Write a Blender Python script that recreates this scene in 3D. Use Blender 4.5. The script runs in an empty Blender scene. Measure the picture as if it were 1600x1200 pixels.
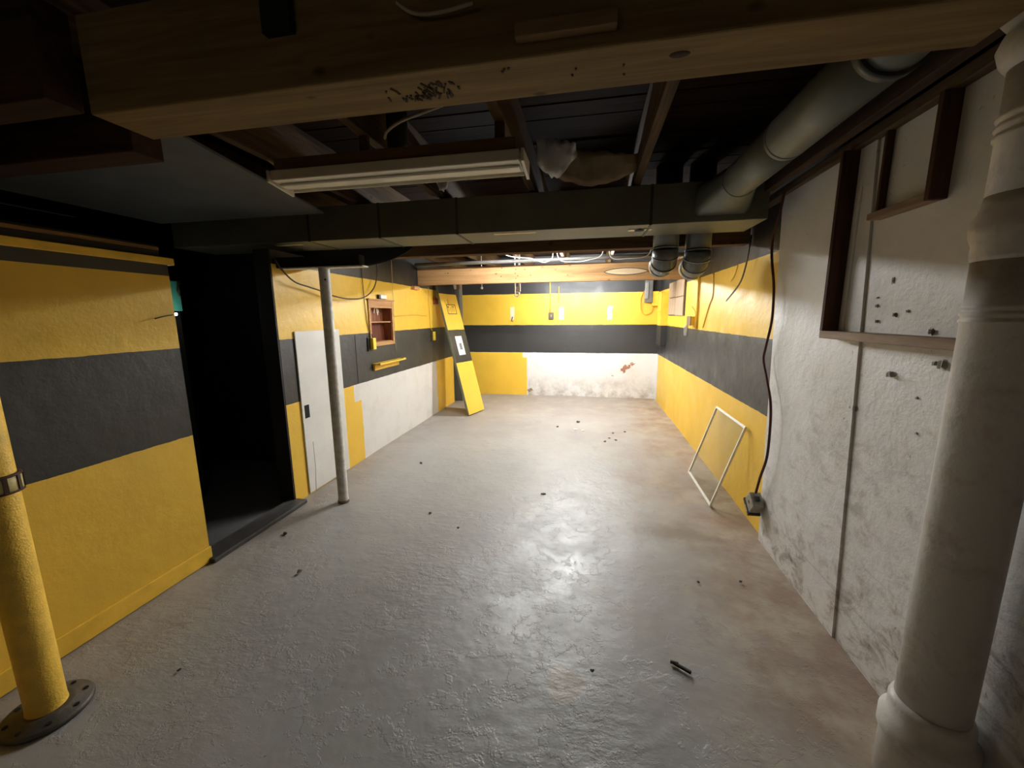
import bpy, bmesh, math, random
from mathutils import Vector, Matrix
random.seed(7)

# ------------------------------------------------------------------ camera (solved from the vanishing points of the room)
F, CAMH = 620.0, 1.45
def _rows():
    vy = Vector((122, -107, F)); vd = Vector((30, 3630, F))
    Y = vy.normalized(); D = (vd - vd.dot(Y) * Y).normalized(); X = D.cross(Y)
    return X, Y, -D
RX, RY, RZ = _rows()
def ray(u, v):
    d = Vector((u - 800, v - 600, F))
    return Vector((RX.dot(d), RY.dot(d), RZ.dot(d)))
def at(u, v, x=None, y=None, z=None):
    """photo pixel (1600x1200) on the plane x=, y= or z= of the room, in metres"""
    d = ray(u, v); o = Vector((0, 0, CAMH))
    t = x / d.x if x is not None else y / d.y if y is not None else (z - CAMH) / d.z
    return o + t * d
scene = bpy.context.scene
COL = scene.collection
cam = bpy.data.objects.new('camera', bpy.data.cameras.new('camera')); COL.objects.link(cam)
cam.data.sensor_fit = 'HORIZONTAL'; cam.data.sensor_width = 36; cam.data.lens = F / 1600 * 36
cam.data.clip_start = 0.02
M = Matrix(((RX[0], -RX[1], -RX[2], 0), (RY[0], -RY[1], -RY[2], 0), (RZ[0], -RZ[1], -RZ[2], CAMH), (0, 0, 0, 1)))
cam.matrix_world = M
scene.camera = cam
# ------------------------------------------------------------------ world + exposure
w = bpy.data.worlds.new('world'); scene.world = w; w.use_nodes = True
w.node_tree.nodes['Background'].inputs[0].default_value = (0.02, 0.02, 0.022, 1)
w.node_tree.nodes['Background'].inputs[1].default_value = 0.05
vs = scene.view_settings
vs.view_transform = 'Standard'; vs.look = 'None'; vs.gamma = 1; vs.use_curve_mapping = False
vs.exposure = 1.75
TUBE_FAR, TUBE_MID, FILL_BULB = 165.0, 76.0, 17.0     # emission of the two fluorescent tubes and the added fill bulb behind the camera

# ------------------------------------------------------------------ material helpers
class NT:
    def __init__(s, name):
        s.m = bpy.data.materials.new(name); s.m.use_nodes = True
        s.t = s.m.node_tree; s.bsdf = s.t.nodes['Principled BSDF']; s.pos = None
    def n(s, typ, **k):
        nd = s.t.nodes.new(typ)
        for a, b in k.items(): setattr(nd, a, b)
        return nd
    def put(s, sock, val):
        if isinstance(val, bpy.types.NodeSocket): s.t.links.new(val, sock)
        elif isinstance(val, (tuple, list)) and len(val) == 3 and sock.type == 'RGBA': sock.default_value = (*val, 1)
        else: sock.default_value = val
    def math(s, op, a, b=0.0, c=None):
        nd = s.n('ShaderNodeMath', operation=op); s.put(nd.inputs[0], a); s.put(nd.inputs[1], b)
        if c is not None: s.put(nd.inputs[2], c)
        return nd.outputs[0]
    def coords(s, local=False):
        if local: return s.n('ShaderNodeTexCoord').outputs['Object']
        if s.pos is None: s.pos = s.n('ShaderNodeNewGeometry').outputs['Position']
        return s.pos
    def xyz(s, v):
        nd = s.n('ShaderNodeSeparateXYZ'); s.put(nd.inputs[0], v); return nd.outputs
    def scale(s, v, sc):
        nd = s.n('ShaderNodeVectorMath', operation='MULTIPLY'); s.put(nd.inputs[0], v); nd.inputs[1].default_value = sc
        return nd.outputs[0]
    def noise(s, v, scale, detail=4, rough=0.55, dist=0.0):
        nd = s.n('ShaderNodeTexNoise'); s.put(nd.inputs['Vector'], v); nd.inputs['Scale'].default_value = scale
        nd.inputs['Detail'].default_value = detail; nd.inputs['Roughness'].default_value = rough; nd.inputs['Distortion'].default_value = dist
        return nd.outputs['Fac']
    def ramp(s, f, a, b, lo=0.0, hi=1.0):
        nd = s.n('ShaderNodeMapRange'); s.put(nd.inputs[0], f); nd.inputs[1].default_value = a; nd.inputs[2].default_value = b
        nd.inputs[3].default_value = lo; nd.inputs[4].default_value = hi
        return nd.outputs[0]
    def mix(s, f, a, b):
        nd = s.n('ShaderNodeMix', data_type='RGBA'); s.put(nd.inputs[0], f); s.put(nd.inputs[6], a); s.put(nd.inputs[7], b)
        return nd.outputs[2]
    def gt(s, a, b): return s.math('GREATER_THAN', a, b)
    def lt(s, a, b): return s.math('LESS_THAN', a, b)
    def mul(s, *a):
        r = a[0]
        for b in a[1:]: r = s.math('MULTIPLY', r, b)
        return r
    def rect(s, u, v, u0, u1, v0, v1): return s.mul(s.gt(u, u0), s.lt(u, u1), s.gt(v, v0), s.lt(v, v1))
    def soft(s, a, lo, hi): return s.ramp(a, lo, hi)
    def bump(s, h, strength, dist=0.01, prev=None):
        nd = s.n('ShaderNodeBump'); s.put(nd.inputs['Height'], h); nd.inputs['Strength'].default_value = strength; nd.inputs['Distance'].default_value = dist
        if prev is not None: s.put(nd.inputs['Normal'], prev)
        return nd.outputs[0]
    def out(s, col=None, rough=None, metal=None, normal=None, spec=None):
        b = s.bsdf.inputs
        if col is not None: s.put(b['Base Color'], col)
        if rough is not None: s.put(b['Roughness'], rough)
        if metal is not None: s.put(b['Metallic'], metal)
        if normal is not None: s.put(b['Normal'], normal)
        if spec is not None: s.put(b['Specular IOR Level'], spec)
        return s.m
def lin(r, g, b):
    f = lambda c: (c / 255 / 12.92) if c <= 10 else ((c / 255 + 0.055) / 1.055) ** 2.4
    return (f(r), f(g), f(b))
YEL, BLK, WHT = lin(232, 188, 62), lin(44, 43, 42), lin(214, 212, 208)
MAT = {}
def simple(key, col, rough=0.6, metal=0.0, var=0.12, scale=9.0, bump=0.15):
    if key in MAT: return MAT[key]
    t = NT(key); p = t.coords()
    f = t.noise(p, scale, 5)
    c = t.mix(t.ramp(f, .3, .7), tuple(x * (1 - var) for x in col), tuple(min(1, x * (1 + var)) for x in col))
    nb = t.bump(t.noise(p, scale * 9, 3), bump, 0.004)
    MAT[key] = t.out(c, rough, metal, nb); return MAT[key]
def wood(key, col, dark, axis=0, rough=0.7, knots=True, scale=1.0):
    t = NT(key); p = t.coords()
    sc = [26 * scale, 26 * scale, 26 * scale]; sc[axis] = 1.6 * scale
    g = t.noise(t.scale(p, sc), 1.0, 6, .65, .6)
    c = t.mix(t.ramp(g, .32, .7), dark, col)
    blot = t.noise(p, 3.1, 3)
    c = t.mix(t.ramp(blot, .5, .75, 0, .35), c, dark)
    if knots:
        sk = [9, 9, 9]; sk[axis] = 5
        v = t.n('ShaderNodeTexVoronoi'); t.put(v.inputs['Vector'], t.scale(p, sk)); v.inputs['Scale'].default_value = 1
        c = t.mix(t.ramp(v.outputs['Distance'], .05, .12, .75, 0), c, tuple(x * .3 for x in dark))
    MAT[key] = t.out(c, rough, 0, t.bump(g, .25, .004), .2); return MAT[key]
def stripes(name, whites=(), axis='Y', grey=False, extra=None, local=False, sheen=.42):
    """yellow / black banded wall paint; whites = (a0, a1, z0, z1) unpainted white rectangles along the wall"""
    t = NT(name); p = t.coords(local); x, y, z = t.xyz(p)
    a = y if axis == 'Y' else x
    n1 = t.math('SUBTRACT', t.noise(p, 7, 3), .5); n2 = t.math('SUBTRACT', t.noise(p, 31, 3), .5)
    wob = t.math('ADD', t.mul(n1, .03), t.mul(n2, .012))
    zz = t.math('ADD', z, t.mul(wob, .35)); aw = t.math('ADD', a, wob); zw = t.math('ADD', z, wob)
    grime = t.noise(p, 2.2, 6, .6)
    yel = t.mix(t.ramp(grime, .35, .75), YEL, tuple(k * .86 for k in YEL))
    scuff = t.noise(t.scale(p, (3, 3, 14) if axis == 'Y' else (3, 3, 14)), 1.5, 6, .7)
    blk = t.mix(t.ramp(scuff, .66, .85, 0, .3), BLK, lin(100, 97, 94))
    band = t.math('MAXIMUM', t.mul(t.gt(zz, .79), t.lt(zz, 1.29)), t.gt(zz, 1.84))
    c = t.mix(band, yel, blk)
    if whites:
        m = None
        for r in whites:
            k = t.rect(aw, zz if r[3] == .79 else zw, *r); m = k if m is None else t.math('MAXIMUM', m, k)
        wh = t.mix(t.ramp(t.noise(p, 3.5, 7, .65), .5, .8, 0, .5), WHT, lin(176, 166, 152))
        c = t.mix(m, c, wh)
    if extra: c = extra(t, p, c, a, z)
    nb = t.bump(t.noise(p, 14, 4), .25, .012); nb = t.bump(t.noise(p, 120, 2), .12, .003, nb)
    return t.out(c, t.ramp(t.noise(p, 5, 3), .3, .7, sheen - .08, sheen + .12), 0, nb)

# ------------------------------------------------------------------ mesh helpers
def box(bm, x0, x1, y0, y1, z0, z1, mat=None):
    vs_ = [bm.verts.new((x, y, z)) for z in (z0, z1) for y in (y0, y1) for x in (x0, x1)]
    for q in ((0, 2, 3, 1), (4, 5, 7, 6), (0, 1, 5, 4), (2, 6, 7, 3), (0, 4, 6, 2), (1, 3, 7, 5)):
        bm.faces.new([vs_[i] for i in q])
    if mat is not None: bmesh.ops.transform(bm, matrix=mat, verts=vs_)
    return vs_
def boxm(*a, **k):
    bm = bmesh.new(); box(bm, *a, **k); return bm
def tube(bm, pts, r, seg=12, cap=True, radii=None):
    pts = [Vector(p) for p in pts]; rings = []
    t0 = (pts[1] - pts[0]).normalized()
    up = Vector((0, 0, 1)) if abs(t0.z) < .9 else Vector((0, 1, 0))
    nrm = t0.cross(up).normalized()
    for i, p in enumerate(pts):
        a = pts[max(i - 1, 0)]; b = pts[min(i + 1, len(pts) - 1)]
        t = (b - a).normalized()
        nrm = (nrm - t * nrm.dot(t)).normalized(); bn = t.cross(nrm)
        rr = radii[i] if radii else r
        rings.append([bm.verts.new(p + (nrm * math.cos(k * 2 * math.pi / seg) + bn * math.sin(k * 2 * math.pi / seg)) * rr) for k in range(seg)])
    for A, B in zip(rings, rings[1:]):
        for k in range(seg): bm.faces.new((A[k], A[(k + 1) % seg], B[(k + 1) % seg], B[k])).smooth = True
    if cap: bm.faces.new(rings[0][::-1]); bm.faces.new(rings[-1])
def tubem(pts, r, **k):
    bm = bmesh.new(); tube(bm, pts, r, **k); return bm
def lathe(bm, cx, cy, prof, seg=40):
    rings = [[bm.verts.new((cx + r * math.cos(2 * math.pi * k / seg), cy + r * math.sin(2 * math.pi * k / seg), z)) for k in range(seg)] for r, z in prof]
    for A, B in zip(rings, rings[1:]):
        for k in range(seg): bm.faces.new((A[k], A[(k + 1) % seg], B[(k + 1) % seg], B[k])).smooth = True
    bm.faces.new(rings[0][::-1]); bm.faces.new(rings[-1])
def lathem(*a, **k):
    bm = bmesh.new(); lathe(bm, *a, **k); return bm
def smooth_path(ctrl, n=8):
    P = [Vector(c) for c in ctrl]; out = []
    P = [2 * P[0] - P[1]] + P + [2 * P[-1] - P[-2]]
    for i in range(1, len(P) - 2):
        for k in range(n):
            t = k / n; a, b, c, d = P[i - 1:i + 3]
            out.append(.5 * ((2 * b) + (c - a) * t + (2 * a - 5 * b + 4 * c - d) * t * t + (3 * b - a - 3 * c + d) * t ** 3))
    out.append(P[-2]); return out
def obj(name, bm, mat, parent=None, bevel=0.0, label=None, cat=None, group=None, kind=None, keep=False):
    bmesh.ops.recalc_face_normals(bm, faces=bm.faces)
    me = bpy.data.meshes.new(name)
    if not keep:
        xs = [v.co.x for v in bm.verts]; ys = [v.co.y for v in bm.verts]; zs = [v.co.z for v in bm.verts]
        c = Vector(((min(xs) + max(xs)) / 2, (min(ys) + max(ys)) / 2, min(zs)))
        bmesh.ops.translate(bm, verts=bm.verts, vec=-c)
    else: c = Vector((0, 0, 0))
    bm.to_mesh(me); bm.free()
    o = bpy.data.objects.new(name, me); COL.objects.link(o)
    me.materials.append(mat)
    o.location = c
    if parent:
        o.parent = parent; base = parent
        off = Vector(parent.location)
        while base.parent: base = base.parent; off += Vector(base.location)
        if not keep: o.location = c - off
    if bevel:
        b = o.modifiers.new('bevel', 'BEVEL'); b.width = bevel; b.segments = 2; b.limit_method = 'ANGLE'
    return tag(o, label, cat, group, kind)
def tag(o, label=None, cat=None, group=None, kind=None):
    if label: o['label'] = label
    if cat: o['category'] = cat
    if group: o['group'] = group
    if kind: o['kind'] = kind
    return o
def thing(name, loc, label, cat, group=None):
    o = bpy.data.objects.new(name, None); COL.objects.link(o); o.location = loc; o.empty_display_size = .05
    return tag(o, label, cat, group)
def struct(name, bm, mat, label, **k): return obj(name, bm, mat, None, label=label, kind='structure', **k)

# ------------------------------------------------------------------ main planes of the room (metres; x right, y away, z up)
XR, XRW, XL, XLN, YB = 1.15, 1.12, -2.27, -2.23, 7.2
JZ, SUB = 2.24, 2.48
YBACK = -3.2

# ------------------------------------------------------------------ floor
def floor_material():
    t = NT('painted_concrete'); p = t.coords(); x, y, z = t.xyz(p)
    big = t.noise(p, .9, 5, .6); mid = t.noise(p, 4.0, 6, .62); fine = t.noise(p, 26, 5, .6)
    c = t.mix(t.ramp(big, .35, .7), lin(148, 147, 144), lin(166, 164, 160))
    c = t.mix(t.ramp(mid, .55, .75, 0, .5), c, lin(172, 168, 160))
    # tan wear: along the right wall, at the far end and around the near right corner
    wob = t.math('ADD', t.mul(t.math('SUBTRACT', t.noise(p, 1.6, 5, .65), .5), 1.9), t.mul(t.math('SUBTRACT', mid, .5), .5))
    right = t.ramp(t.math('ADD', x, wob), .2, .95)
    far = t.ramp(t.math('ADD', y, wob), 3.6, 6.6, 0, .55)
    left = t.ramp(t.math('ADD', x, t.mul(wob, .4)), -1.75, -2.3, 0, .55)
    tan = t.math('MAXIMUM', t.math('MAXIMUM', right, far), left)
    c = t.mix(t.mul(tan, .8), c, t.mix(t.ramp(mid, .4, .62), lin(132, 104, 80), lin(166, 150, 128)))
    # brown stains with their own outline
    st = t.ramp(t.noise(t.scale(p, (1.0, .8, 1)), 2.3, 6, .68, .5), .60, .72)
    c = t.mix(t.mul(st, .65, t.ramp(x, -.6, .7, .25, 1)), c, lin(112, 92, 72))
    # bare worn patch in the near middle
    dx = t.math('SUBTRACT', x, -.07); dy = t.math('SUBTRACT', y, 1.36)
    d = t.math('SQRT', t.math('ADD', t.mul(dx, dx), t.mul(dy, dy)))
    d = t.math('ADD', d, t.mul(t.math('SUBTRACT', mid, .5), .25))
    c = t.mix(t.ramp(d, .05, .075, .8, 0), c, lin(142, 128, 104))
    d2 = t.math('ADD', t.math('ABSOLUTE', t.math('SUBTRACT', y, 2.62)), t.mul(t.math('ABSOLUTE', t.math('SUBTRACT', x, .62)), .35))
    c = t.mix(t.mul(t.ramp(t.math('ADD', d2, t.mul(t.math('SUBTRACT', mid, .5), .4)), .05, .16, .6, 0), 1.0), c, lin(118, 106, 88))
    spk = t.ramp(t.noise(p, 60, 2, .5), .72, .76, 0, .7)
    c = t.mix(t.mul(spk, t.ramp(mid, .45, .6)), c, lin(70, 64, 58))
    # trowel marks + chipped paint relief
    tr = t.noise(t.scale(p, (1, 2.2, 1)), 13, 6, .66, .25)
    chip = t.ramp(t.noise(p, 6, 6, .72, .2), .53, .57)
    patchy = t.ramp(t.noise(p, 1.3, 4, .6), .42, .66)
    tr = t.mul(tr, patchy)
    nb = t.bump(big, .3, .08); nb = t.bump(tr, .3, .02, nb); nb = t.bump(chip, .25, .006, nb); nb = t.bump(fine, .16, .005, nb)
    r = t.math('ADD', t.ramp(mid, .35, .7, .34, .52), t.mul(tan, .28))
    return t.out(c, r, 0, nb, .5)
bm = bmesh.new()
nx, ny = 40, 64
def fz(x, y):
    return .004 * math.sin(2.1 * x + 1.3 * y) + .003 * math.sin(5.2 * x - 3.1 * y) - .004
g = [[bm.verts.new((-2.35 + (XR + .12 + 2.35) * i / nx, YBACK + (YB + .1 - YBACK) * j / ny, fz(-2.35 + 3.6 * i / nx, YBACK + 10.4 * j / ny))) for i in range(nx + 1)] for j in range(ny + 1)]
for j in range(ny):
    for i in range(nx): bm.faces.new((g[j][i], g[j][i + 1], g[j + 1][i + 1], g[j + 1][i])).smooth = True
struct('floor', bm, floor_material(), 'grey painted concrete basement floor, worn to tan along the right wall', keep=True)

# ------------------------------------------------------------------ walls
def white_wall_mat(name, dirt=1.0):
    t = NT(name); p = t.coords(); x, y, z = t.xyz(p)
    n = t.noise(p, 3.2, 7, .66); n2 = t.noise(t.scale(p, (1, 1, 1.6)), 9, 6, .7, .6); low = t.ramp(z, 1.25, .2)
    c = t.mix(t.ramp(n, .4, .7, 0, .6), WHT, lin(204, 198, 188))
    c = t.mix(t.mul(t.ramp(n2, .46, .64), t.ramp(n, .38, .6), low, dirt), c, lin(116, 100, 84))
    c = t.mix(t.mul(t.ramp(t.noise(p, 48, 3, .6), .66, .7, 0, .6), t.ramp(n, .45, .6)), c, lin(104, 94, 84))
    # block joints telegraphing through the paint
    fz_ = t.math('FRACT', t.math('DIVIDE', t.math('ADD', z, t.mul(t.math('SUBTRACT', n, .5), .03)), .205))
    joint = t.math('MAXIMUM', t.lt(fz_, .035), 0.0)
    jm = t.mul(joint, t.ramp(t.noise(p, 1.7, 3), .42, .6))
    c = t.mix(t.mul(jm, .3, low), c, lin(120, 110, 98))
    nb = t.bump(n, .3, .03); nb = t.bump(t.math('SUBTRACT', n2, t.mul(jm, .8)), .22, .010, nb); nb = t.bump(t.noise(p, 60, 3), .1, .003, nb)
    return t.out(c, .5, 0, nb)
white_wall = white_wall_mat('white_block_wall')
def right_extra(t, p, c, a, z):
    # bare strip at the far corner
    return t.mix(t.mul(t.gt(a, 7.05), t.lt(z, .79)), c, WHT)
# right wall, far painted half
bm = bmesh.new(); box(bm, XR, XR + .14, 2.63, YB + .1, -.02, 2.14)
wr = struct('wall_right', bm, stripes('right_paint', extra=right_extra), 'right wall in yellow and black paint bands beyond the white section', keep=True)
# right wall, near white half: proud far slab + recessed near part (leaning joint)
bm = bmesh.new()
def slab(ya0, ya1, yb0, yb1, x, z0=-.02, z1=2.14):
    v = [bm.verts.new(q) for q in ((x, ya0, z0), (x, yb0, z0), (x, yb1, z1), (x, ya1, z1), (x + .16, ya0, z0), (x + .16, yb0, z0), (x + .16, yb1, z1), (x + .16, ya1, z1))]
    for q in ((0, 1, 2, 3), (7, 6, 5, 4), (0, 4, 5, 1), (3, 2, 6, 7), (0, 3, 7, 4), (1, 5, 6, 2)): bm.faces.new([v[i] for i in q])
slab(1.84, 1.99, 2.66, 2.80, XRW)
slab(YBACK, YBACK, 1.90, 2.05, XRW + .010)
wr2 = struct('wall_right.001', bm, white_wall, 'rough white painted block wall on the near right, peeling and stained', keep=True)
# back wall
def back_extra(t, p, c, a, z):
    n = t.noise(p, 9, 6, .7, .5)
    wob = t.mul(t.math('SUBTRACT', n, .5), .34)
    # peeled patch showing brown brick
    dx = t.math('SUBTRACT', a, .60); dz = t.math('SUBTRACT', t.math('SUBTRACT', z, .51), t.mul(dx, .32))
    d = t.math('SQRT', t.math('ADD', t.mul(dx, dx, .16), t.mul(dz, dz)))
    c = t.mix(t.lt(t.math('ADD', d, wob), .05), c, lin(150, 104, 84))
    dx = t.math('SUBTRACT', a, -1.08); dz = t.math('SUBTRACT', z, .08)
    d = t.math('SQRT', t.math('ADD', t.mul(dx, dx), t.mul(dz, dz)))
    c = t.mix(t.lt(t.math('ADD', d, wob), .04), c, lin(126, 96, 76))
    # damp dirt on the white block near the floor
    m = t.mul(t.gt(a, -1.1), t.ramp(z, .42, .02), t.ramp(t.noise(p, 5, 7, .7), .42, .62))
    c = t.mix(t.mul(m, .8), c, lin(150, 136, 118))
    # pale spots where hooks were removed from the yellow band
    for cx, cz in ((-1.39, 1.50), (-.50, 1.49), (.34, 1.49)):
        k = t.rect(t.math('ADD', a, t.mul(wob, .25)), t.math('ADD', z, t.mul(wob, .3)), cx - .04, cx + .04, cz - .11, cz + .11)
        c = t.mix(t.mul(k, .8), c, lin(228, 214, 190))
    return c
bm = bmesh.new(); box(bm, -2.6, XR + .14, YB, YB + .15, -.02, SUB)
wb = struct('wall_back', bm, stripes('back_paint', whites=((-1.12, 1.3, -.1, .79), (-1.2, -1.1, .70, .79),), axis='X', extra=back_extra, sheen=.46), 'end wall with yellow and black bands and a white lower right patch', keep=True)
# left wall, far part (with a hole for the recessed cabinet), ends at a grey corner board
CB = (3.86, 4.33, 1.17, 1.60)
bm = bmesh.new()
for y0, y1, z0, z1 in ((2.585, 3.38, -.02, 1.94), (3.38, CB[0], -.02, SUB), (CB[1], 6.42, -.02, SUB), (CB[0], CB[1], -.02, CB[2]), (CB[0], CB[1], CB[3], SUB)):
    box(bm, XL - .12, XL, y0, y1, z0, z1)
bmesh.ops.remove_doubles(bm, verts=bm.verts, dist=1e-5)
wl = struct('wall_left', bm, stripes('left_far_paint', whites=((3.60, 5.66, -.1, .79), (3.48, 3.62, .62, .79))), 'far left wall in yellow and black bands with a long white lower patch', keep=True)
# left wall, near part: a partition that stops below the ceiling
bm = bmesh.new(); box(bm, XLN - .1, XLN, YBACK, 1.812, -.02, 1.735)
def near_extra(t, p, c, a, z): return t.mix(t.gt(z, 1.678), c, BLK)
wln = struct('wall_left.001', bm, stripes('left_near_paint', extra=near_extra, sheen=.5), 'near left partition in yellow and black bands beside the dark doorway', keep=True)
yel_m = simple('yellow_paint', YEL, .5); blk_m = simple('black_paint', BLK, .5)
bb = struct('baseboard_left', boxm(XLN - .004, XLN + .012, YBACK, 1.815, 0, .095), yel_m, 'yellow painted skirting board along the near left partition', bevel=.004)
plate = struct('trim_1', boxm(XLN - .1, XLN + .012, YBACK, 1.842, 1.735, 1.772), yel_m, 'yellow top plate on the near left partition', bevel=.004)
strip_w = wood('strip_wood', lin(150, 112, 70), lin(92, 64, 40), 1)
bm = boxm(XLN - .1, XLN - .03, YBACK, 1.80, 1.772, 1.835)
struct('trim_2', bm, simple('gap_darkness', lin(34, 30, 27), .8), 'dark strip standing in for the shaded gap above the yellow top plate')  # dark colour stands in for the shade above the partition
struct('trim_3', boxm(XLN - .03, XLN - .012, YBACK, 1.79, 1.808, 1.824), strip_w, 'thin bare wood strip above the yellow top plate', bevel=.003)
# room behind the doorway, and the wall behind the camera
dark = simple('near_black', lin(20, 20, 21), .85)  # near-black base colour shared by side room, deck and gap backing
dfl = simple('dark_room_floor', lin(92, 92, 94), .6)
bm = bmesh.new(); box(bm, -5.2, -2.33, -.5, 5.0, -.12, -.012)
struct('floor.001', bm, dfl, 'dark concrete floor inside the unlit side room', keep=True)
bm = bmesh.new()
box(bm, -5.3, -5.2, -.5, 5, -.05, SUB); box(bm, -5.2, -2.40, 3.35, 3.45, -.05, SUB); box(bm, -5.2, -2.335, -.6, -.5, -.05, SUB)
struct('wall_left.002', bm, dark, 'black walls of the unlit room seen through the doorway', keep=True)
bm = bmesh.new(); box(bm, -5.2, XR + .3, YBACK - .1, YBACK, -.05, SUB)
struct('wall_front', bm, simple('grey_wall', lin(150, 145, 138), .8), 'grey wall behind the viewer', keep=True)
struct('trim_4', boxm(-2.33, -2.18, 1.79, 2.60, -.004, .026), simple('threshold_dark', lin(66, 64, 63), .55, 0, .3, 14), 'worn dark grey threshold plank across the doorway', bevel=.006)

struct('trim_7', boxm(XL - .13, XL - .002, 2.57, 2.588, 0, 1.94), simple('jamb_black', lin(18, 18, 18), .7), 'black painted jamb on the far side of the doorway', bevel=.002)
# ------------------------------------------------------------------ ceiling: boards and joists
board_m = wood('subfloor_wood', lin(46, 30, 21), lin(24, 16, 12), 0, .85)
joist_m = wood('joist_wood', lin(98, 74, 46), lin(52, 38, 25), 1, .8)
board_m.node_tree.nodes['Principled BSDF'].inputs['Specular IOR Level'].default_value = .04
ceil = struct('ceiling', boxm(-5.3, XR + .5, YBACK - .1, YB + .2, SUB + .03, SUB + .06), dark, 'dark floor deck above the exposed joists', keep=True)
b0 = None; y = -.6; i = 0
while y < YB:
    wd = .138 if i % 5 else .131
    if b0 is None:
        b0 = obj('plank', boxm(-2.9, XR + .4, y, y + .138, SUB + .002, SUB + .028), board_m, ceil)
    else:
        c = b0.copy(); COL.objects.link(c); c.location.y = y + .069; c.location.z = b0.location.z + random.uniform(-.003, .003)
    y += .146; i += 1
j0 = None
for k, x in enumerate((-2.24, -1.62, -1.0, -.385, .262)):
    if j0 is None:
        j0 = obj('joist', boxm(x - .022, x + .022, YBACK, YB, JZ, SUB), joist_m, ceil, bevel=.003)
    else:
        c = j0.copy(); COL.objects.link(c); c.location.x = x
struct('trim_6', boxm(.95, .995, YBACK, 2.62, 2.13, SUB), wood('rim_wood', lin(80, 58, 42), lin(46, 33, 26), 1, .85), 'dark brown rim joist along the right wall beside the round duct', bevel=.003)
# sill on the right block wall, with a backing coloured black for the shaded gap above it
struct('trim_5', boxm(XRW - .03, XRW + .15, 1.25, YB, 2.14, 2.185), wood('sill_wood', lin(112, 92, 68), lin(68, 52, 38), 1, .85), 'rough wooden sill plate on top of the right block wall', bevel=.004)
struct('wall_right.002', boxm(XR + .16, XR + .3, YBACK, YB + .1, -.05, SUB + .03), dark, 'black backing that paints the shade of the gap above the right sill', keep=True)  # shade of the deep gap is put into the black colour

# ------------------------------------------------------------------ beams
pale = wood('pale_beam_wood', lin(138, 114, 70), lin(104, 82, 48), 0, .75)
t = thing('timber_beam', (-.3, 1.03, 2.0), 'heavy built-up pine beam overhead nearest the viewer, scarred in the middle', 'beam')
obj('timber', boxm(-1.35, .78, .95, 1.112, 2.0, JZ), pale, t, bevel=.005)
scar = simple('scar_dark', lin(58, 40, 26), .9)
bm = bmesh.new()
for k in range(60):
    g_ = random.gauss(0, 1); q = at(668 + 26 * g_ if k < 52 else random.uniform(560, 1000), 143 - 3.6 * g_ * 1.0 + random.uniform(-11, 11) if k < 52 else random.uniform(95, 120), z=1.999)
    if not .96 < q.y < 1.10: continue
    l = random.uniform(.004, .014) if k < 52 else .003
    box(bm, -.0022, .0022, -l, l, -.001, .004, mat=Matrix.Translation((q.x, q.y, 1.9985)) @ Matrix.Rotation(random.uniform(-.6, .6), 4, 'Z'))
obj('scar', bm, scar, t, label='dark gouges in the underside')
q = at(1062, 85, z=2.0)
bm = bmesh.new(); bmesh.ops.create_uvsphere(bm, u_segments=12, v_segments=8, radius=1, matrix=Matrix.Translation((q.x, q.y, 2.0)) @ Matrix.Diagonal((.022, .012, .003, 1)))
obj('knot', bm, scar, t, label='dark knot in the underside')
bm = boxm(-.17, .04, .925, .95, 2.025, 2.055); obj('nailer', bm, wood('nailer_wood', lin(150, 122, 84), lin(110, 84, 56), 0), t, bevel=.003)
bm = boxm(-.775, -.70, .93, .95, 2.112, JZ); obj('hanger_bracket', bm, simple('dark_iron', lin(30, 28, 27), .6, .4), t)
tb = obj('timber_block', boxm(-3.0, -1.46, 1.13, 1.23, 1.985, JZ), wood('brown_beam', lin(70, 46, 32), lin(40, 27, 20), 0, .85), None, bevel=.004,
         label='dark brown timber overhead at the upper left, end butting the pine beam', cat='beam')
bm = bmesh.new(); ring = ((-3.2, 1.24), (-1.56, 1.24), (-1.82, 2.6), (-3.2, 2.6))
lo = [bm.verts.new((x, y, 2.16)) for x, y in ring]; hi = [bm.verts.new((x, y, 2.172)) for x, y in ring]
bm.faces.new(lo[::-1]); bm.faces.new(hi)
for k in range(4): bm.faces.new((lo[k], lo[(k + 1) % 4], hi[(k + 1) % 4], hi[k]))
obj('ceiling_panel', bm, simple('grey_panel', lin(84, 85, 82), .8, 0, .15, 3), None, label='flat dark grey ceiling panel left of the unlit lamp', cat='panel')
# far beam with an oval patch
by0, by1, bz0, bz1 = 5.10, 5.20, 1.868, 2.082
t = thing('timber_beam', (-.56, 5.15, bz0), 'bright pine beam spanning the room in front of the end wall', 'beam')
pale2 = wood('bright_beam_wood', lin(196, 156, 108), lin(160, 120, 78), 0, .7)
for k in range(2):
    obj('ply', boxm(XL + .004, XR - .004, by0 + .051 * k, by0 + .051 * k + .05, bz0 + .002 * k, bz1), pale2, t, bevel=.003)
c = at(978, 424, y=by0); e = at(1012, 424, y=by0)
bm = bmesh.new(); n = 28; a = abs(e.x - c.x)
top = [bm.verts.new((c.x + a * math.cos(2 * math.pi * k / n) , by0 - .003, c.z + .036 * math.copysign(abs(math.sin(2 * math.pi * k / n)) ** 1.4, math.sin(2 * math.pi * k / n)))) for k in range(n)]
bot = [bm.verts.new((v.co.x, by0 + .004, v.co.z)) for v in top]
bm.faces.new(top)
for k in range(n): bm.faces.new((top[k], bot[k], bot[(k + 1) % n], top[(k + 1) % n]))
obj('patch', bm, wood('patch_wood', lin(238, 218, 184), lin(216, 190, 150), 0, .6, False), t, label='pale oval plywood patch')
rim = [(c.x + (a + .004) * math.cos(2 * math.pi * k / n), by0 - .001, c.z + .039 * math.copysign(abs(math.sin(2 * math.pi * k / n)) ** 1.4, math.sin(2 * math.pi * k / n))) for k in range(n + 1)]
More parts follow.
